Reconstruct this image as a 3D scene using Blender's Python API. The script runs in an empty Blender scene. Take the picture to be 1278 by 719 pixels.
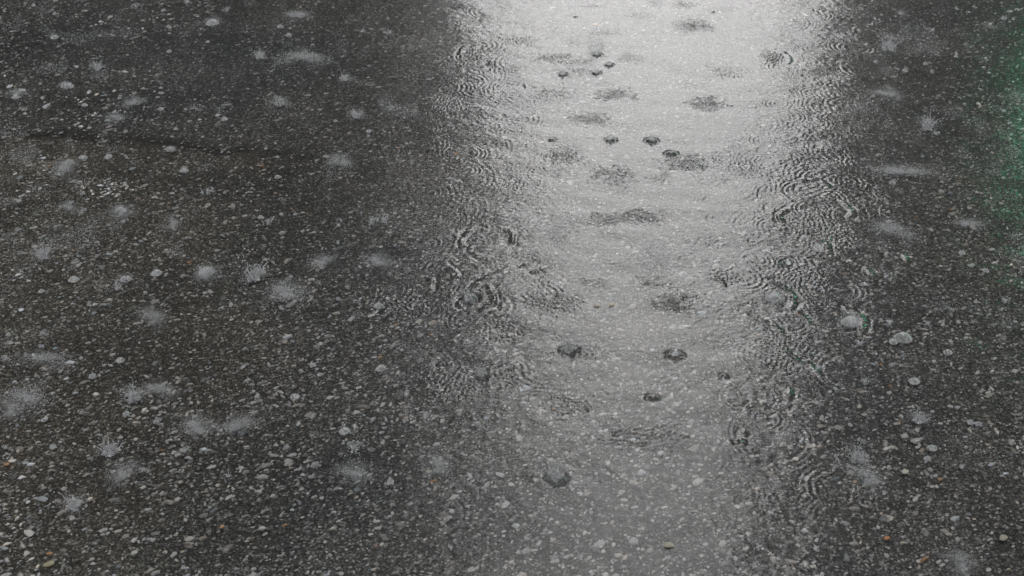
import bpy, math, random
import numpy as np
R = math.radians
sc = bpy.context.scene
col = sc.collection

# ------------------------------------------------------------------ camera
CAM_H, PITCH, HFOV = 1.5, R(33.0), R(41.0)
cam = bpy.data.cameras.new('camera')
cam.angle = HFOV
cam.clip_start, cam.clip_end = 0.02, 2000
cam.dof.use_dof = True
cam.dof.focus_distance = 2.45
cam.dof.aperture_fstop = 12.0
camo = bpy.data.objects.new('camera', cam)
col.objects.link(camo)
camo.location = (0, 0, CAM_H)
camo.rotation_euler = (math.pi / 2 - PITCH, 0, 0)
sc.camera = camo

# ------------------------------------------------------------------ world: overcast
world = bpy.data.worlds.new('World')
sc.world = world
world.use_nodes = True
wn, wl = world.node_tree.nodes, world.node_tree.links
wn.clear()
SUN_EL, SUN_ROT = R(33), R(6)
sky = wn.new('ShaderNodeTexSky')
sky.sky_type = 'NISHITA'
sky.sun_disc = False
sky.sun_elevation, sky.sun_rotation = SUN_EL, SUN_ROT
sky.dust_density = 4.0
hs = wn.new('ShaderNodeHueSaturation'); hs.inputs['Saturation'].default_value = 0.06
gm = wn.new('ShaderNodeGamma'); gm.inputs['Gamma'].default_value = 0.45   # a closed cloud deck: flatter than the clear sky
bg = wn.new('ShaderNodeBackground'); bg.inputs['Strength'].default_value = 0.15; wn_gain = 1.5
wo = wn.new('ShaderNodeOutputWorld')
wl.new(sky.outputs[0], hs.inputs['Color']); wl.new(hs.outputs[0], gm.inputs['Color'])
gain = wn.new('ShaderNodeVectorMath'); gain.operation = 'SCALE'; gain.inputs['Scale'].default_value = wn_gain
wl.new(gm.outputs[0], gain.inputs[0]); wl.new(gain.outputs[0], bg.inputs['Color']); wl.new(bg.outputs[0], wo.inputs[0])

sun = bpy.data.lights.new('sun', 'SUN')
sun.energy, sun.angle, sun.color = 0.5, R(92), (1.0, 0.99, 0.975)
suno = bpy.data.objects.new('sun', sun)
col.objects.link(suno)
suno.rotation_euler = (math.pi / 2 - SUN_EL, 0, math.pi - SUN_ROT)   # a bright, thin patch of the cloud deck ahead

sc.view_settings.view_transform = 'Standard'
sc.view_settings.look = 'None'
sc.view_settings.gamma = 1
sc.view_settings.use_curve_mapping = False
sc.view_settings.exposure = 1.76
sc.cycles.use_denoising = True
sc.cycles.max_bounces = 6
sc.cycles.transparent_max_bounces = 40
sc.cycles.caustics_reflective = False
sc.cycles.caustics_refractive = False

rng = np.random.default_rng(11)
random.seed(5)
F = (1278 / 2) / math.tan(HFOV / 2)
cp, sp = math.cos(PITCH), math.sin(PITCH)


def P(px, py):
    """ground point seen at that place of the 1278x719 photograph"""
    a, b = (px - 639) / F, (359.5 - py) / F
    dx, dy, dz = a, cp + b * sp, -sp + b * cp
    t = CAM_H / -dz
    return dx * t, dy * t


def pxm(px, py):
    """metres across one photo pixel there"""
    x, y = P(px, py)
    return math.sqrt(x * x + y * y + CAM_H ** 2) / F


def proj(x, y):
    zc = y * cp + CAM_H * sp
    yc = y * sp - CAM_H * cp
    return 639 + F * x / zc, 359.5 - F * yc / zc


# ------------------------------------------------------------------ helpers
def tag(o, label=None, cat=None, group=None, kind=None):
    if label: o['label'] = label
    if cat: o['category'] = cat
    if group: o['group'] = group
    if kind: o['kind'] = kind
    return o


def np_mesh(name, v, f, smooth=True):
    """v (n,3), f (m,k) all of one size"""
    me = bpy.data.meshes.new(name)
    v = np.ascontiguousarray(v, np.float32); f = np.ascontiguousarray(f, np.int32)
    m, k = f.shape
    me.vertices.add(len(v)); me.vertices.foreach_set('co', v.ravel())
    me.loops.add(m * k); me.loops.foreach_set('vertex_index', f.ravel())
    me.polygons.add(m)
    me.polygons.foreach_set('loop_start', np.arange(0, m * k, k, dtype=np.int32))
    me.polygons.foreach_set('loop_total', np.full(m, k, np.int32))
    me.polygons.foreach_set('use_smooth', np.full(m, smooth, bool))
    me.update(calc_edges=True)
    return me


def link(name, me, m=None, parent=None, loc=(0, 0, 0)):
    o = bpy.data.objects.new(name, me)
    col.objects.link(o)
    if m and not me.materials: me.materials.append(m)
    if parent: o.parent = parent
    o.location = loc
    return o


def fattr(me, name, val):
    a = me.attributes.new(name, 'FLOAT', 'POINT')
    a.data.foreach_set('value', np.ascontiguousarray(val, np.float32).ravel())


def grid_mesh(name, xs, ys, z, smooth=True):
    X, Y = np.meshgrid(xs, ys)
    v = np.stack([X.ravel(), Y.ravel(), z.ravel()], 1)
    nx, ny = len(xs), len(ys)
    i = (np.arange(ny - 1)[:, None] * nx + np.arange(nx - 1)[None, :]).ravel()
    return np_mesh(name, v, np.stack([i, i + 1, i + nx + 1, i + nx], 1), smooth)


def grow(a, step, far, q=1.35):
    out = []
    while abs(a) < far:
        step *= q; a = a + math.copysign(step, far) if far > 0 else a - step
        out.append(a)
    return out


def axis(lo, hi, steps, far_lo, far_hi):
    """dense axis from lo to hi, then growing to far_lo / far_hi"""
    d = list(steps)
    left, s, a = [], d[1] - d[0], d[0]
    while a > far_lo:
        s *= 1.3; a -= s; left.append(a)
    right, s, a = [], d[-1] - d[-2], d[-1]
    while a < far_hi:
        s *= 1.3; a += s; right.append(a)
    return np.array(left[::-1] + d + right)


# band-passed noise on a periodic tile, sampled anywhere
class Noise:
    def __init__(self, seed, size, n, lo, hi, aniso=1.0, ang=0.0):
        r = np.random.default_rng(seed)
        k = np.fft.fftfreq(n, size / n)
        kx, ky = np.meshgrid(k, k)
        c, s = math.cos(ang), math.sin(ang)
        u, w = kx * c + ky * s, -kx * s + ky * c
        K = np.sqrt(u * u + (w * aniso) ** 2) + 1e-9
        lam = 1 / K
        flt = ((lam > lo) & (lam < hi)) * (lam ** 0.5)
        g = np.fft.ifft2(np.fft.fft2(r.standard_normal((n, n))) * flt).real
        self.g = (g / g.std()).astype(np.float32); self.n = n; self.d = size / n

    def __call__(self, x, y):
        u, w = x / self.d, y / self.d
        iu, iw = np.floor(u).astype(int), np.floor(w).astype(int)
        fu, fw = u - iu, w - iw
        n, g = self.n, self.g
        a, b, c, d = iu % n, (iu + 1) % n, iw % n, (iw + 1) % n
        return (g[c, a] * (1 - fu) + g[c, b] * fu) * (1 - fw) + (g[d, a] * (1 - fu) + g[d, b] * fu) * fw


def sstep(a, b, x):
    t = np.clip((x - a) / (b - a), 0, 1)
    return t * t * (3 - 2 * t)


# the shallow stream that runs away from the viewer: how deep the water stands at a ground point
_big = Noise(3, 4.0, 256, 0.25, 1.6)
_mid = Noise(4, 3.0, 512, 0.05, 0.3)


def stream(x, y):
    c = 0.055 * y + 0.105 + 0.03 * np.sin(y * 2.3)
    hw = 0.50 + 0.14 * (y - 1.5)
    u = x - c + 0.05 * _big(x, y)
    d = np.abs(u) / np.where(u < 0, hw * 1.5, hw * 1.1)
    return 1 - sstep(0.55, 1.5, d + 0.10 * _mid(x, y))


# ------------------------------------------------------------------ materials
def mat(name):
    m = bpy.data.materials.new(name); m.use_nodes = True
    nt = m.node_tree; nt.nodes.clear()
    out = nt.nodes.new('ShaderNodeOutputMaterial')
    return m, nt, out


def N(nt, t, **kw):
    n = nt.nodes.new(t)
    for k, v in kw.items():
        if k in n.inputs: n.inputs[k].default_value = v
        else: setattr(n, k, v)
    return n


def ramp(nt, src, stops, interp='LINEAR'):
    r = nt.nodes.new('ShaderNodeValToRGB'); r.color_ramp.interpolation = interp
    e = r.color_ramp.elements
    while len(e) < len(stops): e.new(0.5)
    for q, (p, c) in zip(e, stops):
        q.position = p
        q.color = (c, c, c, 1) if isinstance(c, (int, float)) else (*c, 1)
    nt.links.new(src, r.inputs[0])
    return r.outputs[0]


def math_n(nt, op, a, b=None):
    n = nt.nodes.new('ShaderNodeMath'); n.operation = op
    for i, s in enumerate((a, b)):
        if s is None: continue
        if isinstance(s, (int, float)): n.inputs[i].default_value = s
        else: nt.links.new(s, n.inputs[i])
    return n.outputs[0]


def mixc(nt, fac, a, b, blend='MIX'):
    n = nt.nodes.new('ShaderNodeMix'); n.data_type = 'RGBA'; n.blend_type = blend
    for i, s in ((0, fac), (6, a), (7, b)):
        if isinstance(s, (int, float)): n.inputs[i].default_value = s
        elif isinstance(s, tuple): n.inputs[i].default_value = (*s, 1)
        else: nt.links.new(s, n.inputs[i])
    return n.outputs[2]


def asphalt_material():
    m, nt, out = mat('wet_asphalt')
    tc = N(nt, 'ShaderNodeTexCoord').outputs['Object']
    wob = N(nt, 'ShaderNodeTexNoise', Scale=160.0, Detail=2.0)
    nt.links.new(tc, wob.inputs['Vector'])
    off = nt.nodes.new('ShaderNodeVectorMath'); off.operation = 'MULTIPLY_ADD'
    nt.links.new(wob.outputs['Color'], off.inputs[0]); off.inputs[1].default_value = (.004, .004, .004)
    nt.links.new(tc, off.inputs[2])
    v1 = N(nt, 'ShaderNodeTexVoronoi', Scale=170.0); nt.links.new(off.outputs[0], v1.inputs['Vector'])
    v2 = N(nt, 'ShaderNodeTexVoronoi', Scale=420.0); nt.links.new(off.outputs[0], v2.inputs['Vector'])
    s1 = nt.nodes.new('ShaderNodeSeparateColor'); nt.links.new(v1.outputs['Color'], s1.inputs[0])
    s2 = nt.nodes.new('ShaderNodeSeparateColor'); nt.links.new(v2.outputs['Color'], s2.inputs[0])
    # chips of stone of many greys in black binder
    chip = ramp(nt, s1.outputs[0], [(0, (.012, .012, .012)), (.40, (.031, .031, .030)), (.70, (.085, .084, .081)),
                                    (.9, (.17, .168, .162)), (1, (.30, .295, .285))])
    fine = ramp(nt, s2.outputs[0], [(0, (.008, .008, .008)), (.6, (.034, .034, .032)), (.9, (.10, .099, .095)), (1, (.22, .218, .21))])
    core = ramp(nt, v1.outputs['Distance'], [(.32, 1.0), (.52, 0.0)])
    base = mixc(nt, core, fine, chip)
    nz = N(nt, 'ShaderNodeTexNoise', Scale=2.6, Detail=5.0, Roughness=.6); nt.links.new(tc, nz.inputs['Vector'])
    worn = ramp(nt, nz.outputs[0], [(.28, .50), (.50, .98), (.72, 1.48)])
    base = mixc(nt, 1.0, base, worn, 'MULTIPLY')
    n3 = N(nt, 'ShaderNodeTexNoise', Scale=1.3, Detail=3.0); nt.links.new(tc, n3.inputs['Vector'])
    base = mixc(nt, 1.0, base, ramp(nt, n3.outputs[0], [(.35, (.94, 1.0, 1.03)), (.65, (1.04, 1.005, .955))]), 'MULTIPLY')
    at = N(nt, 'ShaderNodeAttribute', attribute_name='older')
    base = mixc(nt, at.outputs['Fac'], base, mixc(nt, 1.0, base, (1.08, 1.02, .92), 'MULTIPLY'))
    jt = N(nt, 'ShaderNodeAttribute', attribute_name='joint')
    base = mixc(nt, jt.outputs['Fac'], base, (.006, .006, .006))
    p = N(nt, 'ShaderNodeBsdfPrincipled', Roughness=.55)
    p.inputs['Specular IOR Level'].default_value = .25
    nt.links.new(base, p.inputs['Base Color'])
    h = math_n(nt, 'ADD', math_n(nt, 'MULTIPLY', v1.outputs['Distance'], -1.0), math_n(nt, 'MULTIPLY', v2.outputs['Distance'], -.4))
    b = N(nt, 'ShaderNodeBump', Strength=.9, Distance=.003)
    nt.links.new(h, b.inputs['Height']); nt.links.new(b.outputs[0], p.inputs['Normal'])
    nt.links.new(p.outputs[0], out.inputs[0])
    return m


def water_material():
    m, nt, out = mat('rain_water')
    tc = N(nt, 'ShaderNodeTexCoord').outputs['Object']
    film = N(nt, 'ShaderNodeAttribute', attribute_name='film').outputs['Fac']     # 0 deep stream, 1 film over the stones
    n1 = N(nt, 'ShaderNodeTexNoise', Scale=210.0, Detail=3.0, Roughness=.65); nt.links.new(tc, n1.inputs['Vector'])
    n2 = N(nt, 'ShaderNodeTexNoise', Scale=75.0, Detail=2.0, Roughness=.5); nt.links.new(tc, n2.inputs['Vector'])
    h = math_n(nt, 'ADD', math_n(nt, 'MULTIPLY', n1.outputs[0], .35), math_n(nt, 'MULTIPLY', n2.outputs[0], .65))
    b = N(nt, 'ShaderNodeBump', Distance=.0030)
    st = nt.nodes.new('ShaderNodeMapRange')
    st.clamp = False; nt.links.new(film, st.inputs[0]); st.inputs[3].default_value = .055; st.inputs[4].default_value = .22
    nt.links.new(st.outputs[0], b.inputs['Strength']); nt.links.new(h, b.inputs['Height'])
    fr = N(nt, 'ShaderNodeFresnel', IOR=1.333); nt.links.new(b.outputs[0], fr.inputs['Normal'])
    tr = N(nt, 'ShaderNodeBsdfTransparent')
    gl = N(nt, 'ShaderNodeBsdfAnisotropic')
    gl.inputs['Color'].default_value = (1, 1, 1, 1); gl.inputs['Roughness'].default_value = .16
    nt.links.new(b.outputs[0], gl.inputs['Normal'])
    mx = nt.nodes.new('ShaderNodeMixShader')
    nt.links.new(fr.outputs[0], mx.inputs[0]); nt.links.new(tr.outputs[0], mx.inputs[1]); nt.links.new(gl.outputs[0], mx.inputs[2])
    nt.links.new(mx.outputs[0], out.inputs[0])
    return m


def spray_material(name, opacity, colour=(.80, .82, .84)):
    """drops and aerated water: part clear, part scattering, shiny"""
    m, nt, out = mat(name)
    di = N(nt, 'ShaderNodeBsdfDiffuse', Color=(*colour, 1))
    tl = N(nt, 'ShaderNodeBsdfTranslucent', Color=(*colour, 1))
    tr = N(nt, 'ShaderNodeBsdfTransparent')
    gl = N(nt, 'ShaderNodeBsdfAnisotropic'); gl.inputs['Roughness'].default_value = .06
    fr = N(nt, 'ShaderNodeFresnel', IOR=1.333)
    a = nt.nodes.new('ShaderNodeMixShader'); a.inputs[0].default_value = .45
    nt.links.new(di.outputs[0], a.inputs[1]); nt.links.new(tl.outputs[0], a.inputs[2])
    b = nt.nodes.new('ShaderNodeMixShader')
    if isinstance(opacity, tuple):
        tc = N(nt, 'ShaderNodeTexCoord').outputs['Object']
        nz = N(nt, 'ShaderNodeTexNoise', Scale=opacity[2], Detail=4.0, Roughness=.7); nt.links.new(tc, nz.inputs['Vector'])
        nt.links.new(ramp(nt, nz.outputs[0], [(.34, opacity[0]), (.68, opacity[1])]), b.inputs[0])
    else:
        b.inputs[0].default_value = opacity
    nt.links.new(tr.outputs[0], b.inputs[1]); nt.links.new(a.outputs[0], b.inputs[2])
    c = nt.nodes.new('ShaderNodeMixShader')
    nt.links.new(fr.outputs[0], c.inputs[0]); nt.links.new(b.outputs[0], c.inputs[1]); nt.links.new(gl.outputs[0], c.inputs[2])
    nt.links.new(c.outputs[0], out.inputs[0])
    return m


def bubble_material():
    """a thin film: clear in the middle, milky with tiny froth in places and along the rim"""
    m, nt, out = mat('bubble_film')
    tc = N(nt, 'ShaderNodeTexCoord').outputs['Object']
    nz = N(nt, 'ShaderNodeTexNoise', Scale=130.0, Detail=5.0, Roughness=.6); nt.links.new(tc, nz.inputs['Vector'])
    lw = N(nt, 'ShaderNodeLayerWeight', Blend=.35)
    op = math_n(nt, 'ADD', ramp(nt, nz.outputs[0], [(.30, .05), (.75, .50)]), math_n(nt, 'MULTIPLY', lw.outputs['Facing'], .30))
    b = N(nt, 'ShaderNodeBump', Strength=.35, Distance=.002); nt.links.new(nz.outputs[0], b.inputs['Height'])
    di = N(nt, 'ShaderNodeBsdfDiffuse', Color=(.80, .82, .83, 1)); nt.links.new(b.outputs[0], di.inputs['Normal'])
    tl = N(nt, 'ShaderNodeBsdfTranslucent', Color=(.80, .82, .83, 1))
    tr = N(nt, 'ShaderNodeBsdfTransparent')
    gl = N(nt, 'ShaderNodeBsdfAnisotropic'); gl.inputs['Roughness'].default_value = .05
    nt.links.new(b.outputs[0], gl.inputs['Normal'])
    fr = N(nt, 'ShaderNodeFresnel', IOR=1.333); nt.links.new(b.outputs[0], fr.inputs['Normal'])
    ml = nt.nodes.new('ShaderNodeMixShader'); ml.inputs[0].default_value = .35
    nt.links.new(di.outputs[0], ml.inputs[1]); nt.links.new(tl.outputs[0], ml.inputs[2])
    mx = nt.nodes.new('ShaderNodeMixShader'); nt.links.new(op, mx.inputs[0])
    nt.links.new(tr.outputs[0], mx.inputs[1]); nt.links.new(ml.outputs[0], mx.inputs[2])
    c = nt.nodes.new('ShaderNodeMixShader')
    nt.links.new(fr.outputs[0], c.inputs[0]); nt.links.new(mx.outputs[0], c.inputs[1]); nt.links.new(gl.outputs[0], c.inputs[2])
    nt.links.new(c.outputs[0], out.inputs[0])
    return m


def plain(name, c, rough=.6, noise=None):
    m, nt, out = mat(name)
    p = N(nt, 'ShaderNodeBsdfPrincipled', Roughness=rough)
    tc = N(nt, 'ShaderNodeTexCoord').outputs['Object']
    nz = N(nt, 'ShaderNodeTexNoise', Scale=noise or 3.0, Detail=4.0); nt.links.new(tc, nz.inputs['Vector'])
    lo, hi = tuple(q * .7 for q in c), tuple(min(1, q * 1.25) for q in c)
    nt.links.new(ramp(nt, nz.outputs[0], [(.3, lo), (.7, hi)]), p.inputs['Base Color'])
    nt.links.new(p.outputs[0], out.inputs[0])
    return m


def stone_material():
    m, nt, out = mat('aggregate_stone')
    at = N(nt, 'ShaderNodeAttribute', attribute_name='tint')
    tc = N(nt, 'ShaderNodeTexCoord').outputs['Object']
    nz = N(nt, 'ShaderNodeTexNoise', Scale=500.0, Detail=3.0); nt.links.new(tc, nz.inputs['Vector'])
    c = mixc(nt, 1.0, at.outputs['Color'], ramp(nt, nz.outputs[0], [(.3, .7), (.7, 1.2)]), 'MULTIPLY')
    p = N(nt, 'ShaderNodeBsdfPrincipled', Roughness=.5)
    nt.links.new(c, p.inputs['Base Color']); nt.links.new(p.outputs[0], out.inputs[0])
    return m


M_ROAD, M_WATER, M_STONE = asphalt_material(), water_material(), stone_material()
M_SPRAY = spray_material('spray_drops', .45)
M_JET = spray_material('jet_water', .85)
M_FOAM = spray_material('aerated_water', (.02, .92, 260.0), (.86, .88, .90))
M_BUBBLE = bubble_material()

# ------------------------------------------------------------------ the road
rx = axis(-2, 2, np.arange(-2.0, 2.001, .012), -400, 400)
ry = axis(1, 5, np.arange(1.0, 5.001, .012), -400, 600)
RX, RY = np.meshgrid(rx, ry)
near = sstep(9, 5, np.abs(RX)) * sstep(12, 6, np.abs(RY))


def road_z(x, y):
    return -.0022 - .0045 * stream(x, y) + .0009 * _big(x * 1.7 + 1, y * 1.7)


def joint_line(x, y):
    """signed distance (m) from the old paving joint in the far left"""
    xa, ya = P(0, 158); xb, yb = P(400, 193)
    yl = ya + (yb - ya) * (x - xa) / (xb - xa) + .012 * _mid(x * .6, 0 * x + .3)
    return y - yl


jl = joint_line(RX, RY)
gap = np.exp(-(jl / .022) ** 2) * sstep(-.25, -.75, RX + .25 * _mid(RX, RY) * .3)
RZ = np.where(near > 0, road_z(RX, RY), -.004) - .002 * gap * near
me = grid_mesh('road', rx, ry, RZ)
fattr(me, 'older', sstep(.02, -.02, jl) * sstep(-.2, -.7, RX) * near)
fattr(me, 'joint', gap * near * .8)
road = tag(link('road', me, M_ROAD), 'dark wet asphalt road with pale stone chips under running rain water', kind='structure')

# ------------------------------------------------------------------ stones set in the asphalt: too many to count
_t = (1 + 5 ** .5) / 2
ICO_V = np.array([(-1, _t, 0), (1, _t, 0), (-1, -_t, 0), (1, -_t, 0), (0, -1, _t), (0, 1, _t), (0, -1, -_t), (0, 1, -_t),
                  (_t, 0, -1), (_t, 0, 1), (-_t, 0, -1), (-_t, 0, 1)], float)
ICO_V /= np.linalg.norm(ICO_V[0])
ICO_F = np.array([(0, 11, 5), (0, 5, 1), (0, 1, 7), (0, 7, 10), (0, 10, 11), (1, 5, 9), (5, 11, 4), (11, 10, 2), (10, 7, 6), (7, 1, 8),
                  (3, 9, 4), (3, 4, 2), (3, 2, 6), (3, 6, 8), (3, 8, 9), (4, 9, 5), (2, 4, 11), (6, 2, 10), (8, 6, 7), (9, 8, 1)])
OCT_V = np.array([(1, 0, 0), (-1, 0, 0), (0, 1, 0), (0, -1, 0), (0, 0, 1), (0, 0, -1)], float)
OCT_F = np.array([(0, 2, 4), (2, 1, 4), (1, 3, 4), (3, 0, 4), (2, 0, 5), (1, 2, 5), (3, 1, 5), (0, 3, 5)])


def scatter(base_v, base_f, pos, scl, rot, jitter, r):
    n, k = len(pos), len(base_v)
    v = base_v[None] * (1 + jitter * r.standard_normal((n, k, 1))) * scl[:, None, :]
    c, s = np.cos(rot)[:, None], np.sin(rot)[:, None]
    x, y = v[..., 0] * c - v[..., 1] * s, v[..., 0] * s + v[..., 1] * c
    v = np.stack([x, y, v[..., 2]], -1) + pos[:, None, :]
    f = base_f[None] + (np.arange(n) * k)[:, None, None]
    return v.reshape(-1, 3), f.reshape(-1, base_f.shape[1])


def stones():
    r = np.random.default_rng(21)
    n = 88000
    y = r.uniform(1.25, 4.7, n); x = r.uniform(-1, 1, n) * (.45 * y + .35)
    size = np.clip(r.lognormal(math.log(.0023), .42, n), .0013, .0075)
    st = stream(x, y)
    keep = r.random(n) < (1 - st * (.08 + .5 * sstep(2.1, 3.4, y))) * (.62 + .38 * sstep(-.5, 1.2, _big(x * 1.3, y * 1.3)))
    x, y, size, st = x[keep], y[keep], size[keep], st[keep]
    n = len(x)
    scl = np.stack([size * r.uniform(1.0, 1.75, n), size * r.uniform(.7, 1.0, n), size * r.uniform(.35, .7, n)], 1)
    rot = np.where(r.random(n) < .65, r.normal(R(38), .4, n), r.uniform(0, 6.28, n))
    z = road_z(x, y) + scl[:, 2] * r.uniform(-.25, .55, n)
    v, f = scatter(ICO_V, ICO_F, np.stack([x, y, z], 1), scl, rot, .20, r)
    me = np_mesh('stone_chips', v, f, False)
    g = np.clip(r.lognormal(math.log(.235), .60, n), .04, .42)
    g = np.minimum(g, .46 - 38 * np.maximum(0, size - .0030))
    hue = r.standard_normal((n, 1)) * .05 + np.array([[1.0, .985, .95]])
    tint = g[:, None] * (hue + np.array([[.05, 0, -.05]]) * r.standard_normal((n, 1)))
    wm = r.random(n) < .0025
    tint[wm] = np.array([.30, .17, .08]) * r.uniform(.7, 1.3, (wm.sum(), 1))
    ca = me.attributes.new('tint', 'FLOAT_COLOR', 'POINT')
    cc = np.ones((n, 12, 4), np.float32); cc[..., :3] = np.clip(tint, 0, 1)[:, None, :]
    ca.data.foreach_set('color', cc.ravel())
    tag(link('stone_chips', me, M_STONE), 'pale grey stone chips set all over the dark asphalt', kind='stuff')


stones()

# ------------------------------------------------------------------ what the drops do to the water: a height field in metres
wx = axis(-1.85, 1.85, np.arange(-1.85, 1.8501, .0024), -400, 400)
dy = [1.28]
while dy[-1] < 4.45:
    dy.append(dy[-1] + .0024 + .0016 * (dy[-1] - 1.28) / 3.2)
wy = axis(1.28, 4.45, dy, -400, 600)
WX, WY = np.meshgrid(wx, wy)
fade = sstep(1.85, 1.7, np.abs(WX)) * sstep(1.28, 1.34, WY) * sstep(4.45, 4.3, WY)
S = stream(WX, WY)
H = np.zeros_like(WX)
EXTRA = np.zeros_like(WX)          # finely chopped-up water, 0..1


def window(cx, cy, rad):
    a, b = np.searchsorted(wx, (cx - rad, cx + rad)); c, d = np.searchsorted(wy, (cy - rad, cy + rad))
    sl = (slice(c, d), slice(a, b))
    return sl, WX[sl] - cx, WY[sl] - cy


def ring(cx, cy, r0, lam, w, amp):
    sl, dx, dyy = window(cx, cy, r0 + 3 * w)
    sq = 1 + .10 * math.sin(cx * 91 + cy * 57)
    d = np.sqrt(dx * dx * sq + dyy * dyy / sq + .25 * math.sin(cx * 37 + cy * 71) * dx * dyy)
    an = np.arctan2(dyy, dx); p0, p1 = cx * 311 + cy * 173, cx * 97 - cy * 211
    amp = amp * np.clip(.55 + .5 * np.cos(an - p0) + .35 * np.cos(2 * an + p1), 0, 1.2)
    e = np.exp(-((d - r0) / w) ** 2) * np.minimum(1, d / (.5 * r0 + 1e-4))
    lam_l = lam * (1 - .25 * np.clip((d - r0) / (2 * w), -1, 1))     # shorter waves run ahead
    H[sl] += amp * e * np.cos(6.2832 * (d - r0) / lam_l)


def dome(cx, cy, r, h, moat=.35):
    sl, dx, dyy = window(cx, cy, 3.2 * r)
    d = np.sqrt(dx * dx + dyy * dyy) / r
    H[sl] += h * (np.exp(-(d ** 2.6)) - moat * np.exp(-((d - 1.55) / .45) ** 2))


def crest(cx, cy, rad, a0, a1, w, h, squash=1.0):
    """a steep curling ridge along an arc (degrees, 0 = right, 90 = away from the viewer)"""
    sl, dx, dyy = window(cx, cy, rad * 1.6 + 4 * w)
    dyy = dyy / squash
    d = np.sqrt(dx * dx + dyy * dyy); an = np.degrees(np.arctan2(dyy, dx))
    mid, half = (a0 + a1) / 2, (a1 - a0) / 2
    t = np.abs((an - mid + 180) % 360 - 180) / half
    e = sstep(1.0, .55, t)
    q = (d - rad * (1 + .05 * np.sin(np.radians(an) * 5 + cx * 40))) / w
    e = e * np.clip(.75 + .55 * _mid(WX[sl] * 2.2 + cx, WY[sl] * 2.2), .1, 1.3)
    EXTRA[sl] = np.maximum(EXTRA[sl], .30 * e * np.exp(-(q / 4) ** 2))
    H[sl] += .8 * h * e * (np.exp(-np.where(q > 0, q * 1.5, q * .6) ** 2) - .4 * np.exp(-((q - 2.0) / .9) ** 2) - .15 * np.exp(-((q + 2.6) / 1.1) ** 2))


def smudge(cx, cy, ax, ay, amt):
    sl, dx, dyy = window(cx, cy, 2 * max(ax, ay))
    d = np.sqrt((dx / ax) ** 2 + (dyy / ay) ** 2)
    wob = .22 * _mid(WX[sl] * 4, WY[sl] * 4)
    EXTRA[sl] = np.maximum(EXTRA[sl], amt * sstep(1.15, .45, d + wob))


# rings of rain, densest in the open stream
for k in range(2700):
    y = rng.uniform(1.35, 4.35); x = rng.uniform(-1, 1) * (.42 * y + .15)
    s = float(stream(np.array(x), np.array(y)))
    if rng.random() > .45 + .55 * s: continue
    r0 = rng.uniform(.008, .075)
    lam = rng.uniform(.0068, .013) * (.8 + .1 * y)
    ring(x, y, r0, lam, lam * rng.uniform(.9, 2.2), (.022 + .14 * rng.random() ** 4) * lam * .16 / (1 + r0 * 10))
# bands of tight wave trains at both edges of the stream
for (px, py, n) in ((1010, 110, 60), (940, 190, 45), (1060, 200, 35), (780, 150, 40), (820, 280, 40), (740, 260, 35), (450, 260, 30), (620, 120, 60), (560, 200, 45), (900, 60, 25), (640, 260, 30), (1000, 230, 40), (930, 400, 35), (520, 340, 30)):
    for k in range(n):
        x, y = P(px + rng.normal(0, 75), py + rng.normal(0, 45))
        lam = rng.uniform(.009, .014)
        ring(x, y, rng.uniform(.03, .12), lam, lam * rng.uniform(1.5, 2.8), lam * .16 * rng.uniform(.010, .045))

# clear, complete rings here and there, mostly along the edges of the stream
for (px, py, n) in ((935, 395, 6), (960, 180, 8), (620, 140, 7), (1005, 245, 6), (560, 215, 5), (520, 350, 4), (800, 310, 7), (730, 240, 6), (870, 120, 6), (690, 150, 5), (900, 470, 5), (1040, 320, 5), (660, 430, 5)):
    for k in range(n):
        x, y = P(px + rng.normal(0, 48), py + rng.normal(0, 36))
        lam = rng.uniform(.008, .012) * (.75 + .12 * y); r0 = rng.uniform(.018, .06)
        for q in range(2): ring(x + q * 1e-3 * rng.normal(), y, r0, lam, lam * rng.uniform(1.3, 2.2), lam * .16 * rng.uniform(.05, .10))

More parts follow.
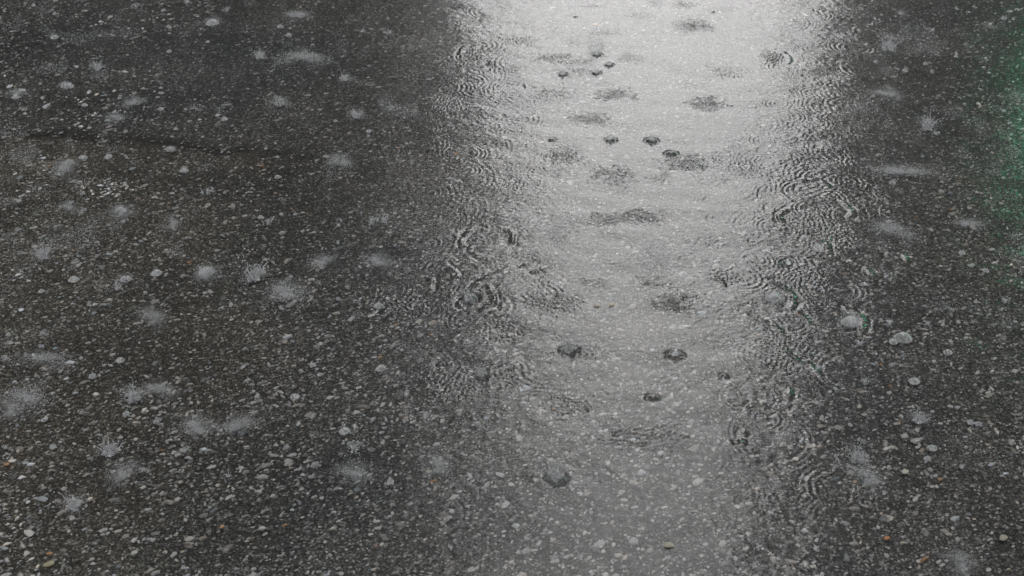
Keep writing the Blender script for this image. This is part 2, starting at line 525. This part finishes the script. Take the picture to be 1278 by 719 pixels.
EYES = [(745, 68, 1.0), (760, 81, .9), (744, 91, .9), (702, 93, .9), (688, 175, .7), (762, 175, 1.0), (813, 176, 1.15), (838, 192, 1.1),
        (843, 444, 1.2), (983, 328, .9), (600, 468, .9), (865, 32, .6), (718, 21, .5), (890, 15, .5), (585, 372, 1.3), (710, 438, 1.2),
        (694, 597, 1.2), (815, 497, .8), (757, 122, .5), (665, 340, .6), (550, 455, .7), (905, 470, .7)]
for px, py, s in EYES:
    x, y = P(px, py)
    dome(x, y, .0085 * s, .0042 * s, .4)
    ring(x, y, .030 * s, .009, .008, .00016)
    ring(x, y, .052 * s, .010, .012, .00010)
SMUDGES = [(868, 32, 22, 7, 1), (852, 6, 14, 4, .8), (695, 73, 26, 6, .9), (722, 77, 18, 7, .7), (787, 73, 15, 6, .8), (725, 90, 22, 7, .7),
           (768, 118, 24, 8, 1), (735, 147, 26, 8, .9), (882, 130, 22, 9, 1), (704, 195, 24, 9, .9), (768, 219, 26, 13, .9), (858, 203, 36, 10, 1),
           (826, 222, 18, 8, .7), (800, 270, 36, 9, 1), (752, 275, 26, 9, .8), (843, 377, 30, 14, 1), (692, 378, 34, 12, .9), (626, 416, 26, 14, .8),
           (815, 352, 24, 9, .6), (740, 352, 20, 8, .6), (965, 71, 14, 7, 1), (590, 72, 12, 10, 1), (690, 118, 22, 8, .7), (930, 210, 26, 10, .5),
           (632, 466, 14, 14, .9), (600, 470, 16, 9, .8), (800, 545, 50, 16, .7), (720, 440, 30, 9, .5), (880, 300, 24, 10, .4), (905, 345, 26, 10, .5),
           (710, 510, 30, 14, .5), (560, 480, 30, 18, .5), (500, 380, 40, 16, .5), (755, 40, 20, 5, .5), (905, 90, 24, 7, .5), (800, 20, 18, 4, .5),
           (650, 50, 22, 6, .6), (1030, 290, 30, 20, .7), (1000, 350, 30, 16, .7), (640, 230, 30, 9, .5), (560, 130, 20, 9, .8), (980, 440, 30, 18, .7)]
for px, py, ax, ay, a in SMUDGES:
    x, y = P(px, py); m_ = pxm(px, py)
    el = math.sin(math.atan2(CAM_H, math.hypot(x, y)))
    smudge(x, y, ax * m_ * 1.15, ay * m_ / el * 1.15, a)
CRESTS = [(600, 300, 24, 60, 250, 1.0), (622, 296, 20, -60, 100, .9), (606, 310, 18, 150, 300, .9), (640, 372, 52, 95, 170, 1.2), (592, 372, 26, -80, 60, 1.3),
          (585, 378, 12, 100, 250, .8), (660, 350, 30, 20, 120, .7), (520, 355, 20, -40, 70, .9), (548, 345, 22, -40, 80, .7),
          (960, 372, 30, -50, 95, 1.5), (930, 430, 52, 10, 85, 1.0), (1050, 402, 28, -60, 80, 1.3), (1012, 310, 22, -30, 110, 1.2), (1015, 238, 24, 0, 150, 1.0),
          (1040, 262, 22, -60, 70, .9), (975, 452, 20, -40, 100, 1.3), (1000, 470, 24, -10, 90, 1.0), (960, 490, 26, -80, 20, 1.0), (1060, 345, 30, 0, 90, .8),
          (990, 410, 26, 0, 120, .8), (1000, 275, 26, 100, 200, .8), (590, 66, 16, 60, 230, 1.0), (596, 78, 16, -120, 20, .8), (965, 72, 20, -60, 60, .7),
          (472, 382, 16, 0, 359, .8), (430, 537, 12, -60, 160, .8), (940, 550, 16, 100, 220, 1.0), (950, 520, 20, 40, 160, .8), (885, 360, 22, 0, 100, .6),
          (545, 300, 26, -30, 60, .6), (1100, 330, 34, 0, 90, .5)]
for px, py, rp, a0, a1, s in CRESTS:
    x, y = P(px, py); m_ = pxm(px, py)
    crest(x, y, rp * m_, a0, a1, .0042 * (.8 + .2 * s), .0024 * s, 1.25)

chop_f = Noise(31, 2.0, 1024, .006, .012)
chop_m = Noise(32, 3.0, 1024, .012, .045, 1.6, R(75))
swell = Noise(33, 4.0, 512, .06, .40, 1.8, R(80))
H += chop_f(WX, WY) * (.000024 + .0008 * EXTRA) + chop_m(WX, WY) * .00009 + swell(WX, WY) * .00026
H *= fade
film = np.clip((1 - S) * (1 + .45 * _big(WX * 2 + 5, WY * 2) + .25 * _mid(WX, WY)), 0, 1.6) * fade + (1 - fade)
film = np.maximum(film, EXTRA * 3.4)
me = grid_mesh('water', wx, wy, H)
fattr(me, 'film', film)
water = tag(link('water', me, M_WATER), 'thin sheet of rain water running over the asphalt, rippled by falling drops', kind='structure')


# ------------------------------------------------------------------ splashes
def drops_mesh(seed, n, spread, height, size, streaks=7):
    """one burst of spray: droplets thrown along a few ballistic paths and a fuzzy cloud round them"""
    r = np.random.default_rng(seed)
    dirs = r.uniform(0, 6.283, streaks); el = r.uniform(.5, 1.35, streaks); sp_ = r.uniform(.5, 1.0, streaks)
    k = r.integers(0, streaks, n)
    t = r.beta(1.4, 2.2, n)
    a = dirs[k] + r.normal(0, .42, n); e = el[k] + r.normal(0, .18, n)
    reach = sp_[k] * t
    rad = spread * reach * np.cos(e) * 1.7 + np.abs(r.normal(0, spread * .16, n))
    z = height * (2.2 * reach * np.sin(e) - 1.5 * t * t) + np.abs(r.normal(0, height * .12, n))
    z = np.clip(z, .0004, None)
    s = np.clip(r.lognormal(math.log(size), .45, n), size * .4, size * 4)
    pos = np.stack([rad * np.cos(a), rad * np.sin(a), z], 1)
    v, f = scatter(OCT_V, OCT_F, pos, np.stack([s, s, s * r.uniform(.8, 1.5, n)], 1), r.uniform(0, 6, n), .08, r)
    return np_mesh('spray', v, f, True)


def tube_path(pts, rad, sides=5):
    v, f = [], []
    for i, (p, q) in enumerate(zip(pts, rad)):
        d = np.array(pts[min(i + 1, len(pts) - 1)]) - np.array(pts[max(i - 1, 0)]); d = d / (np.linalg.norm(d) + 1e-9)
        u = np.cross(d, (.3, .9, .2)); u /= np.linalg.norm(u); w = np.cross(d, u)
        for j in range(sides):
            a = 6.2832 * j / sides
            v.append(np.array(p) + q * (math.cos(a) * u + math.sin(a) * w))
    for i in range(len(pts) - 1):
        for j in range(sides):
            a, b = i * sides + j, i * sides + (j + 1) % sides
            f.append((a, b, b + sides, a + sides))
    return v, f


def jets_mesh(seed, n, length):
    r = random.Random(seed)
    V, Fc = [], []
    for k in range(n):
        a = r.uniform(0, 6.283); e = r.uniform(.35, 1.5); L = length * r.uniform(.45, 1.1)
        x0, y0 = .25 * length * math.cos(a) * r.random(), .25 * length * math.sin(a) * r.random()
        pts, rad = [], []
        for i in range(8):
            t = i / 7
            h = L * math.sin(e) * (t * 1.5 - .55 * t * t)
            d = L * math.cos(e) * t
            wob = length * .04
            pts.append((x0 + d * math.cos(a) + r.uniform(-wob, wob), y0 + d * math.sin(a) + r.uniform(-wob, wob), h))
            rad.append(.00085 * (1 - .8 * t) * r.uniform(.5, 1.5) + .00012)
        cut = r.randint(3, 8); v, f = tube_path(pts[:cut], rad[:cut - 1] + [.0004])
        o = len(V); V += v; Fc += [tuple(q + o for q in x) for x in f]
        ex, ey, ez = pts[min(7, cut)]
        for b in range(r.randint(1, 4)):                        # beads torn off the tip
            t = 1 + .22 * b + r.uniform(0, .12); q = r.uniform(.0006, .0016)
            c = (ex * t + r.gauss(0, .002), ey * t + r.gauss(0, .002), ez * (1 + .16 * b) + r.gauss(0, .002))
            v, f = tube_path([(c[0], c[1], c[2] - q), (c[0], c[1], c[2] - q * .6), (c[0], c[1], c[2]), (c[0], c[1], c[2] + q * .6), (c[0], c[1], c[2] + q)], [q * .1, q * .8, q, q * .8, q * .1])
            o = len(V); V += v; Fc += [tuple(g + o for g in x) for x in f]
    return np_mesh('jet', np.array(V), np.array(Fc), True)


def dome_grid(fn, nu=28, nv=10):
    """half a ball of water: fn(azimuth, elevation) -> radius"""
    V, Fc = [], []
    for j in range(nv + 1):
        e = (math.pi / 2) * j / nv
        for i in range(nu):
            a = 6.2832 * i / nu
            q = fn(a, e)
            V.append((q[0] * math.cos(e) * math.cos(a), q[0] * math.cos(e) * math.sin(a), q[1] * math.sin(e)))
    for j in range(nv):
        for i in range(nu):
            a, b = j * nu + i, j * nu + (i + 1) % nu
            Fc.append((a, b, b + nu, a + nu))
    return np.array(V), np.array(Fc)


def crown_mesh(seed, r0, h):
    """the torn lump of white water in the middle of a splash"""
    r = random.Random(seed)
    ph = [(r.uniform(0, 6.28), r.randint(2, 7), r.uniform(.08, .26), r.randint(1, 4)) for _ in range(6)]

    def fn(a, e):
        w = sum(q[2] * math.sin(q[1] * a + q[0] + q[3] * e * 2) for q in ph)
        return r0 * max(.25, 1 + .55 * w), h * max(.12, .62 + .95 * w) * (1 + .35 * math.sin(5 * a + ph[0][0]) * math.cos(e))
    v, f = dome_grid(fn, 36, 14)
    v += np.random.default_rng(seed).normal(0, r0 * .025, v.shape)
    v[:, 2] = np.maximum(v[:, 2] - .0006, -.0006)
    return np_mesh('crown', v, f, True)


def bubble_mesh(seed, r0):
    r = random.Random(seed); p0, p1 = r.uniform(0, 6), r.uniform(0, 6)

    def fn(a, e):
        w = 1 + .05 * math.sin(2 * a + p0) + .03 * math.sin(3 * a + p1)
        skirt = 1 + .22 * max(0, 1 - e / .35) ** 2          # the film climbs the water where they meet
        return r0 * w * skirt, r0 * .72 * (1 + .02 * math.sin(3 * a + p1))
    v, f = dome_grid(fn, 40, 14)
    v[:, 2] -= .0004
    return np_mesh('rain_bubble', v, f, True)


CROWNS = [crown_mesh(100 + i, .010, .013) for i in range(5)]
JETS = [jets_mesh(200 + i, 8 + 2 * i, .040) for i in range(5)]
SPRAYS = [drops_mesh(300 + i, 1500, .030, .030, .00034, 6 + i) for i in range(5)]
MISTS = [drops_mesh(400 + i, 4200, .050, .030, .00031, 9 + 2 * i) for i in range(5)]
BUBBLES = [bubble_mesh(500 + i, .010) for i in range(4)]
def column_mesh(seed):
    """the little column of water that springs back after a drop, a bead on its tip"""
    r = np.random.default_rng(seed)
    pr = [(.0072, -.0005), (.0058, .003), (.0040, .007), (.0029, .011), (.0024, .015), (.0019, .0175), (.0027, .0195), (.0031, .0215), (.0022, .0235), (.0004, .0245)]
    V, Fc = [], []
    for j, (q, z) in enumerate(pr):
        for i in range(14):
            a = 6.2832 * i / 14
            w = q * (1 + .16 * math.sin(2 * a + seed + j * .7) + .08 * r.normal())
            V.append((w * math.cos(a) + .0012 * math.sin(j * .5 + seed), w * math.sin(a), z))
    for j in range(len(pr) - 1):
        for i in range(14):
            a, b = j * 14 + i, j * 14 + (i + 1) % 14
            Fc.append((a, b, b + 14, a + 14))
    return np_mesh('water_jet', np.array(V), np.array(Fc), True)


COLUMNS = [column_mesh(520 + i) for i in range(4)]
for me in COLUMNS: me.materials.append(M_JET)
for me in CROWNS: me.materials.append(M_FOAM)
for me in JETS + SPRAYS + MISTS: me.materials.append(M_SPRAY)
for me in BUBBLES: me.materials.append(M_BUBBLE)
_cnt = [0]


def splash(px, py, s, label, group, jets=True, crown=True, spray=True, stretch=1.0):
    """a drop bursting: crown of white water, thrown jets, spray"""
    x, y = P(px, py); k = _cnt[0] = _cnt[0] + 1
    o = bpy.data.objects.new('rain_splash', None); col.objects.link(o)
    o.empty_display_size = .01
    o.location = (x, y, .0005); o.rotation_euler = (0, 0, k * 2.4); o.scale = (s, s, s * stretch)
    tag(o, label, 'splash', group)
    if crown: link('crown', CROWNS[k % 5], None, o)
    if jets: link('jet', JETS[(k * 3) % 5], None, o)
    if spray: link('spray', SPRAYS[(k * 2) % 5], None, o)


def mist(px, py, s, label, group, flat=1.0, wide=1.0):
    x, y = P(px, py); k = _cnt[0] = _cnt[0] + 1
    o = link('spray_puff', MISTS[k % 5], None, None, (x, y, .0005))
    o.rotation_euler = (0, 0, 0 if wide != 1 else k * 2.4); o.scale = (s * wide, s, s * flat)
    tag(o, label, 'splash', group)


def bubble(px, py, s, label, group):
    x, y = P(px, py); k = _cnt[0] = _cnt[0] + 1
    o = link('rain_bubble', BUBBLES[k % 4], None, None, (x, y, .0003))
    o.rotation_euler = (0, 0, k * 2.4); o.scale = (s * .92, s * .92, s)
    tag(o, label, 'bubble', group)
    if any(w in label for w in ('blurred', 'fuzzy', 'cloudy', 'soft', 'bright', 'flat white', 'half sunk', 'wide low')):
        c = link('spray', SPRAYS[k % 5], None, o); c.scale = (.75, .75, .45)


def jet(px, py, s, label, group):
    x, y = P(px, py); k = _cnt[0] = _cnt[0] + 1
    o = link('water_jet', COLUMNS[k % 4], None, None, (x, y, .0022 * s))
    o.rotation_euler = (0, 0, k * 2.4); o.scale = (s * 1.1, s * 1.1, s * (.45 + .09 * (k % 4)))
    tag(o, label, 'water jet', group)


G5 = 'water jets springing back in the bright reflection'
G1, G2, G3, G4 = 'drop splashes bursting on the road', 'puffs of fine spray over the road', 'bubbles floating on the rain water', 'stray pebbles on the road'
for a in [(318, 348, 1.25, 'tallest white splash with thrown jets, right of the fuzzy dome in the left half'),
          (445, 146, 1.0, 'bright compact white splash on the left edge of the rippled stream'),
          (350, 131, .95, 'spiky splash with a thin upright jet on the far left asphalt'),
          (325, 72, .95, 'small pointed splash behind the spiky one on the far left'),
          (55, 321, .95, 'small white splash alone near the left border of the road'),
          (137, 566, 1.0, 'foamy white splash in the lower left between dark stone chips'),
          (93, 632, .95, 'spiky white splash, nearest to the viewer on the lower left'),
          (168, 498, .95, 'white splash trailing a bluish streak in the lower left'),
          (1109, 62, 1.35, 'star shaped splash on the dark asphalt at the far right'),
          (1158, 160, 1.2, 'cone shaped pale splash on the dark right side'),
          (1146, 526, .8, 'little foamy splash on the stony lower right'),
          (694, 596, .9, 'white and dark splash alone in the grey stream near the viewer'),
          (1070, 574, .9, 'misty splash with white core, lower right of the stream'),
          (122, 86, .9, 'round soft splash at the far left, above a flat bubble'),
          (710, 438, .75, 'low splash with dark sides in the middle of the stream'),
          (585, 374, .75, 'splash beside the curling dark wave at the stream left edge'),
          (430, 100, .8, 'faint splash beside the far left edge of the stream'),
          (600, 468, .6, 'small splash on a dark smudge below the curling wave')]:
    splash(a[0], a[1], a[2], a[3], G1, stretch=1.1)
for a in [(85, 212, 1.0, 'large faint puff of spray near the left border, under the paving joint', 1.1, 1.0),
          (150, 268, .75, 'puff of spray around a blurred bubble, below the large faint puff', 1.0, 1.0),
          (85, 260, .6, 'small puff of spray left of the blurred bubble', 1.0, 1.0),
          (260, 346, .85, 'puff of spray under the fuzzy white dome', 1.0, 1.0),
          (355, 372, 1.15, 'drifting puff of spray right below the tallest splash', 1.0, 1.2),
          (405, 330, .8, 'thin puff of spray up right of the tallest splash', 1.0, 1.0),
          (193, 402, .9, 'vertical puff of spray below the row of three bubbles', 1.6, .7),
          (35, 497, 1.15, 'wide puff of spray cut by the left border', .9, 1.2),
          (12, 515, .8, 'low puff of spray in the left border corner', .7, 1.2),
          (245, 540, .95, 'broad puff of spray, left one of the touching lower pair', 1.1, 1.1),
          (303, 535, .85, 'rounder puff of spray, right one of the touching lower pair', 1.2, 1.0),
          (200, 490, .7, 'bluish puff of spray beside the trailing white splash', .8, 1.4),
          (158, 592, .9, 'faint puff of spray between the foamy and the spiky lower splash', .9, 1.0),
          (215, 284, .75, 'faint puff of spray right of the blurred bubble', 1.2, .8),
          (425, 206, 1.0, 'puff of spray at the end of the paving joint', 1.1, 1.0),
          (372, 22, 1.0, 'puff of spray at the top border on the left asphalt', .9, 1.1),
          (385, 75, 1.2, 'wide thin puff of spray on the far asphalt left of the stream', .8, 1.4),
          (170, 130, .9, 'thin puff of spray above the paving joint', .9, 1.0),
          (145, 150, .7, 'small puff of spray touching the paving joint', .9, 1.0),
          (20, 118, .7, 'bluish streak of spray at the far left border', .6, 1.3),
          (1130, 217, 1.1, 'long flat puff of spray below the cone shaped splash', .6, 2.0),
          (1115, 292, 1.25, 'broad puff of spray right of the stream bend', .9, 1.1),
          (1105, 118, .9, 'puff of spray below the star shaped splash', .8, 1.4),
          (1080, 600, .9, 'puff of spray below the misty splash on the lower right', .8, 1.2),
          (1200, 706, .8, 'puff of spray at the bottom border on the right', .9, 1.0),
          (1210, 282, .8, 'puff of spray near the right border under the green tinge', .7, 1.2),
          (60, 452, .9, 'thin wide puff of spray above the one cut by the left border', .5, 1.8),
          (440, 590, .8, 'bluish thin puff of spray left of the stream near the viewer', .7, 1.2),
          (545, 585, .8, 'thin puff of spray at the stream left edge near the viewer', .6, 1.2),
          (470, 330, .8, 'thin puff of spray above the ringed bubble', .8, 1.3)]:
    mist(a[0], a[1], a[2], a[3], G2, a[4], a[5])
for a in [(265, 29, 1.75, 'bright flattened bubble at the top border on the left'),
          (84, 108, 1.5, 'flat white bubble at the far left'),
          (258, 340, 1.45, 'large fuzzy white dome left of the tallest splash'),
          (195, 341, 1.1, 'clear bubble, right one of the row of three'),
          (157, 349, 1.05, 'cloudy bubble, middle one of the row of three'),
          (92, 349, 1.0, 'small bubble, left one of the row of three'),
          (150, 263, 1.2, 'blurred bubble inside a puff of spray on the left'),
          (472, 382, .9, 'clear bubble in a dark ring left of the curling wave'),
          (430, 538, .9, 'glassy bubble at the left of the stream near the viewer'),
          (1127, 422, 1.6, 'largest pale bubble, oval, on the dark right asphalt'),
          (1062, 402, 1.7, 'half sunk bubble left of the largest pale bubble'),
          (1020, 310, 1.2, 'bubble behind the long right hand wave crest'),
          (966, 372, 1.6, 'wide low bubble inside a dark crescent wave'),
          (1141, 476, .95, 'small bubble below the largest pale bubble'),
          (1183, 440, .8, 'small bubble right of the largest pale bubble'),
          (105, 197, .85, 'bubble just under the paving joint, left one of a pair'),
          (135, 196, .9, 'bubble just under the paving joint, right one of a pair'),
          (213, 187, .95, 'bright bubble beside the paving joint'),
          (230, 213, .95, 'bubble below the bright one at the paving joint'),
          (280, 149, .85, 'single small bubble above the paving joint'),
          (475, 460, .85, 'flat little bubble below the ringed bubble'),
          (68, 47, 1.0, 'soft bubble near the upper left corner'),
          (360, 44, .9, 'little bubble near the pointed far splash'),
          (983, 329, .8, 'dark sided bubble at the right edge of the stream'),
          (843, 443, .85, 'dark sided bubble alone in the smooth middle of the stream'),
          (813, 175, .9, 'dark sided bubble, right one of the far pair in the bright reflection'),
          (762, 174, .8, 'dark sided bubble, left one of the far pair in the bright reflection'),
          (745, 68, .9, 'dark sided bubble, rearmost of four in the bright reflection'),
          (760, 81, .8, 'dark sided bubble, rightmost of four in the bright reflection'),
          (744, 91, .75, 'dark sided bubble, nearest of four in the bright reflection'),
          (702, 93, .8, 'dark sided bubble, leftmost of four in the bright reflection'),
          (20, 121, 1.1, 'bluish bubble at the far left border')]:
    if 'dark sided bubble' in a[3]: jet(a[0], a[1], a[2] * 1.0, a[3].replace('dark sided bubble', 'white water jet between dark dimples'), G5)
    else: bubble(a[0], a[1], a[2], a[3], G3)


def low_spray():
    """fine spray hanging just over the road in drifting clumps"""
    r = np.random.default_rng(77)
    n = 1700000
    y = r.uniform(1.25, 4.6, n); x = r.uniform(-1, 1, n) * (.45 * y + .3)
    d = .75 * _big(x * 1.5 + 3, y * 1.5 + 1) + .75 * _mid(x * .9, y * .9) - 1.1 * stream(x, y)
    keep = r.random(n) < .9 * sstep(.25, 2.0, d) * (.25 + .75 * sstep(1.5, 2.5, y))
    x, y = x[keep], y[keep]; n = len(x)
    z = .0006 + np.abs(r.normal(0, .012, n))
    q = np.clip(r.lognormal(math.log(.00060), .35, n), .0003, .0014)
    q *= .55 + .45 * sstep(1.5, 2.8, y)
    v, f = scatter(OCT_V, OCT_F, np.stack([x, y, z], 1), np.stack([q, q, q], 1), r.uniform(0, 6, n), .05, r)
    tag(link('fine_spray', np_mesh('fine_spray', v, f, True), M_SPRAY), 'fine rain spray drifting low over the dark asphalt', kind='stuff')
    print('spray drops', n)


low_spray()


# the many small impacts nobody could tell apart
BITS = [drops_mesh(600 + i, 160, .016, .016, .00055, 5) for i in range(4)] + [crown_mesh(620 + i, .0055, .006) for i in range(3)]
for me in BITS: me.materials.append(M_SPRAY)
TINY = [bubble_mesh(640 + i, .0055) for i in range(3)]
for me in TINY: me.materials.append(M_BUBBLE)
rt = random.Random(9)
for side, n, x0, x1, y0, y1 in (('left', 70, 0, 500, 5, 640), ('right', 34, 1030, 1270, 10, 640)):
    for k in range(n):
        x, y = P(rt.uniform(x0, x1), y0 + (y1 - y0) * rt.random() ** 1.6)
        s = rt.uniform(.7, 1.35)
        if k % 3:
            o = link('drop_splash', BITS[rt.randrange(7)], None, None, (x, y, .0005))
            tag(o, 'tiny white drop splash, one of many on the dark road %s of the stream' % side, 'splash', 'tiny drop splashes %s of the stream' % side)
        else:
            o = link('tiny_bubble', TINY[rt.randrange(3)], None, None, (x, y, .0003))
            tag(o, 'tiny pale bubble, one of many on the dark road %s of the stream' % side, 'bubble', 'tiny bubbles %s of the stream' % side)
        o.rotation_euler = (0, 0, rt.uniform(0, 6)); o.scale = (s, s, s)


def pebble(px, py, s, c, label, group=G4):
    x, y = P(px, py); r = np.random.default_rng(int(px * 7 + py))
    V = ICO_V * (1 + .16 * r.standard_normal((12, 1))) * np.array([1.25, .85, .55])
    me = np_mesh('pebble', V, ICO_F, False)
    import bmesh
    bm = bmesh.new(); bm.from_mesh(me)
    bmesh.ops.bevel(bm, geom=bm.edges[:], offset=.16, segments=1, affect='EDGES')
    bm.to_mesh(me); bm.free()
    o = link('pebble', me, plain('pebble_stone', tuple(q * .42 for q in c), .5, 2.0), None, (x, y, .0012))
    o.scale = (s * .85, s * .85, s * .85); o.rotation_euler = (0, 0, r.uniform(.2, 1.0))
    tag(o, label, 'pebble', group)


for a in [(745, 382, .0075, (.62, .57, .46), 'cream pebble in the stream, left one of a pair'),
          (763, 381, .0075, (.66, .58, .42), 'yellowish cream pebble in the stream, right one of a pair'),
          (1107, 672, .0062, (.55, .20, .07), 'orange pebble near the bottom border on the right'),
          (1173, 599, .005, (.45, .24, .10), 'small orange brown pebble on the lower right asphalt'),
          (62, 704, .009, (.42, .38, .24), 'ochre squarish stone near the bottom left corner'),
          (327, 660, .008, (.60, .58, .53), 'whitish pebble at the bottom left, largest pale one there'),
          (1130, 589, .0075, (.62, .60, .50), 'long pale pebble on the lower right asphalt'),
          (168, 690, .007, (.55, .53, .48), 'pale upright pebble at the bottom left'),
          (277, 658, .005, (.48, .28, .12), 'tiny rust coloured pebble at the bottom left'),
          (8, 580, .006, (.42, .22, .10), 'rust coloured pebble at the left border'),
          (835, 681, .009, (.50, .48, .38), 'sand coloured stone at the bottom of the stream'),
          (1252, 672, .009, (.42, .40, .32), 'greyish tan stone near the bottom right corner')]:
    pebble(*a)


# ------------------------------------------------------------------ what the water mirrors: the street ahead
def box(x0, x1, y0, y1, z0, z1):
    v = [(x, y, z) for z in (z0, z1) for y in (y0, y1) for x in (x0, x1)]
    f = [(0, 2, 3, 1), (4, 5, 7, 6), (0, 1, 5, 4), (2, 6, 7, 3), (0, 4, 6, 2), (1, 3, 7, 5)]
    return v, f


def boxes(name, bs, m, parent):
    V, Fc = [], []
    for b in bs:
        v, f = box(*b); o = len(V)
        V += v; Fc += [tuple(q + o for q in x) for x in f]
    return link(name, np_mesh(name, np.array(V), np.array(Fc), False), m, parent)


M_BRICK = plain('dark_brick', (.13, .122, .11), .8, 1.5)
M_TRIM = plain('dark_trim', (.10, .10, .10), .6)
M_GLASS = plain('window_glass', (.03, .033, .035), .5)
M_GREEN = plain('green_canvas', (.03, .60, .27), .7)


def building(x0, x1, y0, depth, h, label):
    o = bpy.data.objects.new('apartment_building', None); col.objects.link(o)
    o.location = (0, 0, 0)
    tag(o, label, 'building')
    boxes('wall', [(x0, x1, y0, y0 + depth, -.2, h)], M_BRICK, o)
    boxes('roof', [(x0 - .3, x1 + .3, y0 - .4, y0 + depth + .3, h + .003, h + .35)], M_TRIM, o)
    n = int((x1 - x0) / 2.6); w = (x1 - x0) / n
    for fl in range(int((h - 1) / 3.1)):
        for k in range(n):
            cx, z = x0 + w * (k + .5), 1.1 + fl * 3.1
            f = boxes('window', [(cx - .62, cx - .54, y0 - .06, y0 - .002, z, z + 1.6), (cx + .54, cx + .62, y0 - .06, y0 - .002, z, z + 1.6),
                                 (cx - .538, cx + .538, y0 - .06, y0 - .002, z + 1.52, z + 1.6), (cx - .538, cx + .538, y0 - .09, y0 - .002, z, z + .08)], M_TRIM, o)
            boxes('pane', [(cx - .538, cx + .538, y0 - .03, y0 - .003, z + .082, z + 1.518)], M_GLASS, f)


building(-14, 20, 46.0, 8, 12, 'low dark brick block added unseen to darken ripples that mirror the horizon')  # unseen block, added so dipping ripples mirror dark instead of sky
building(-26, -1.75, 15.0, 9, 19, 'tall dark brick block mirrored left of the bright strip')
building(5.6, 26, 14.0, 9, 19, 'tall dark brick block mirrored right of the bright strip')
def glowbox(x0, x1, z0, z1, label):
    """an added, unseen sign lit from inside: metal case, glowing green face"""
    o = bpy.data.objects.new('added_glow_box', None); col.objects.link(o)
    o.location = (x0, 13.9, z0)
    tag(o, label, 'glowbox')
    q = lambda *b: (b[0] - x0, b[1] - x0, b[2] - 13.9, b[3] - 13.9, b[4] - z0, b[5] - z0)
    boxes('case', [q(x0, x1, 13.72, 13.99, z0, z1)], M_TRIM, o)
    boxes('lit_face', [q(x0 + .06, x1 - .06, 13.69, 13.717, z0 + .06, z1 - .06)], M_LIT, o)


M_LIT, nt_, out_ = mat('added_green_glow')
em_ = N(nt_, 'ShaderNodeEmission', Color=(.03, 1.0, .42, 1), Strength=3.3)  # added glow, a guess at what the green reflection comes from
nt_.links.new(em_.outputs[0], out_.inputs[0])
glowbox(5.9, 9.4, 3.7, 4.1, 'lower unseen, added green sign, mirrored as green flecks at the far right border')
glowbox(5.6, 9.8, 4.9, 5.4, 'upper unseen, added green sign, mirrored as the wider green patch at the right border')

# unseen trees, added to soften the edges of the mirrored sky gap
M_BARK = plain('bark', (.07, .058, .045), .85, 9.0)
M_LEAF = plain('leaf', (.035, .055, .022), .5, 4.0)


def tree(x, y, h, rad, seed, label, leaves=1900):
    r = np.random.default_rng(seed)
    o = bpy.data.objects.new('added_tree', None); col.objects.link(o)
    o.location = (x, y, 0)
    tag(o, label, 'tree', 'unseen trees added to soften the mirrored sky gap')
    pts = [(0.1 * math.sin(i), .1 * math.cos(i * 1.7), h * .75 * i / 6) for i in range(7)]
    V, Fc = tube_path(pts, [.12 - .014 * i for i in range(7)], 8)
    cl = []
    for k in range(26):
        z = r.uniform(.22, .97) * h; a = r.uniform(0, 6.283)
        q = rad * math.sqrt(max(.05, 1 - ((z / h - .52) / .5) ** 2)) * r.uniform(.25, 1)
        c = (q * math.cos(a), q * math.sin(a), z); cl.append(c)
        b = pts[min(6, int(6 * max(.2, z / h - .2)))]
        mid = ((b[0] + c[0]) / 2, (b[1] + c[1]) / 2, (b[2] + c[2]) / 2 + .15)
        v, f = tube_path([b, mid, c], [.035, .022, .008], 5)
        n = len(V); V += v; Fc += [tuple(i + n for i in t) for t in f]
    link('trunk', np_mesh('trunk', np.array(V), np.array(Fc), True), M_BARK, o)
    n = leaves; k = r.integers(0, len(cl), n)
    p = np.array(cl)[k] + r.normal(0, 1, (n, 3)) * np.array([.33, .33, .27]) * rad * .62
    u = r.normal(0, 1, (n, 3)); u /= np.linalg.norm(u, axis=1)[:, None]
    w = np.cross(u, r.normal(0, 1, (n, 3))); w /= np.linalg.norm(w, axis=1)[:, None]
    L = r.uniform(.10, .2, (n, 1))
    q = np.stack([p - u * L, p + w * L * .5, p + u * L, p - w * L * .5], 1).reshape(-1, 3)
    link('crown', np_mesh('crown', q, np.arange(4 * n).reshape(-1, 4), False), M_LEAF, o)


tree(-.75, 12.4, 13.5, 1.3, 71, 'thin leaved tree added to soften the left edge of the bright strip', 620)
tree(-1.95, 13.1, 13.0, 1.2, 74, 'sparse tree added for the grey sheen left of the bright strip', 1000)
tree(-4.2, 11.6, 12.0, 1.9, 72, 'dark bushy tree added unseen left of the one at the bright strip')
tree(4.25, 12.0, 13.5, 1.9, 73, 'slim dark tree added to soften the right edge of the bright strip', 950)
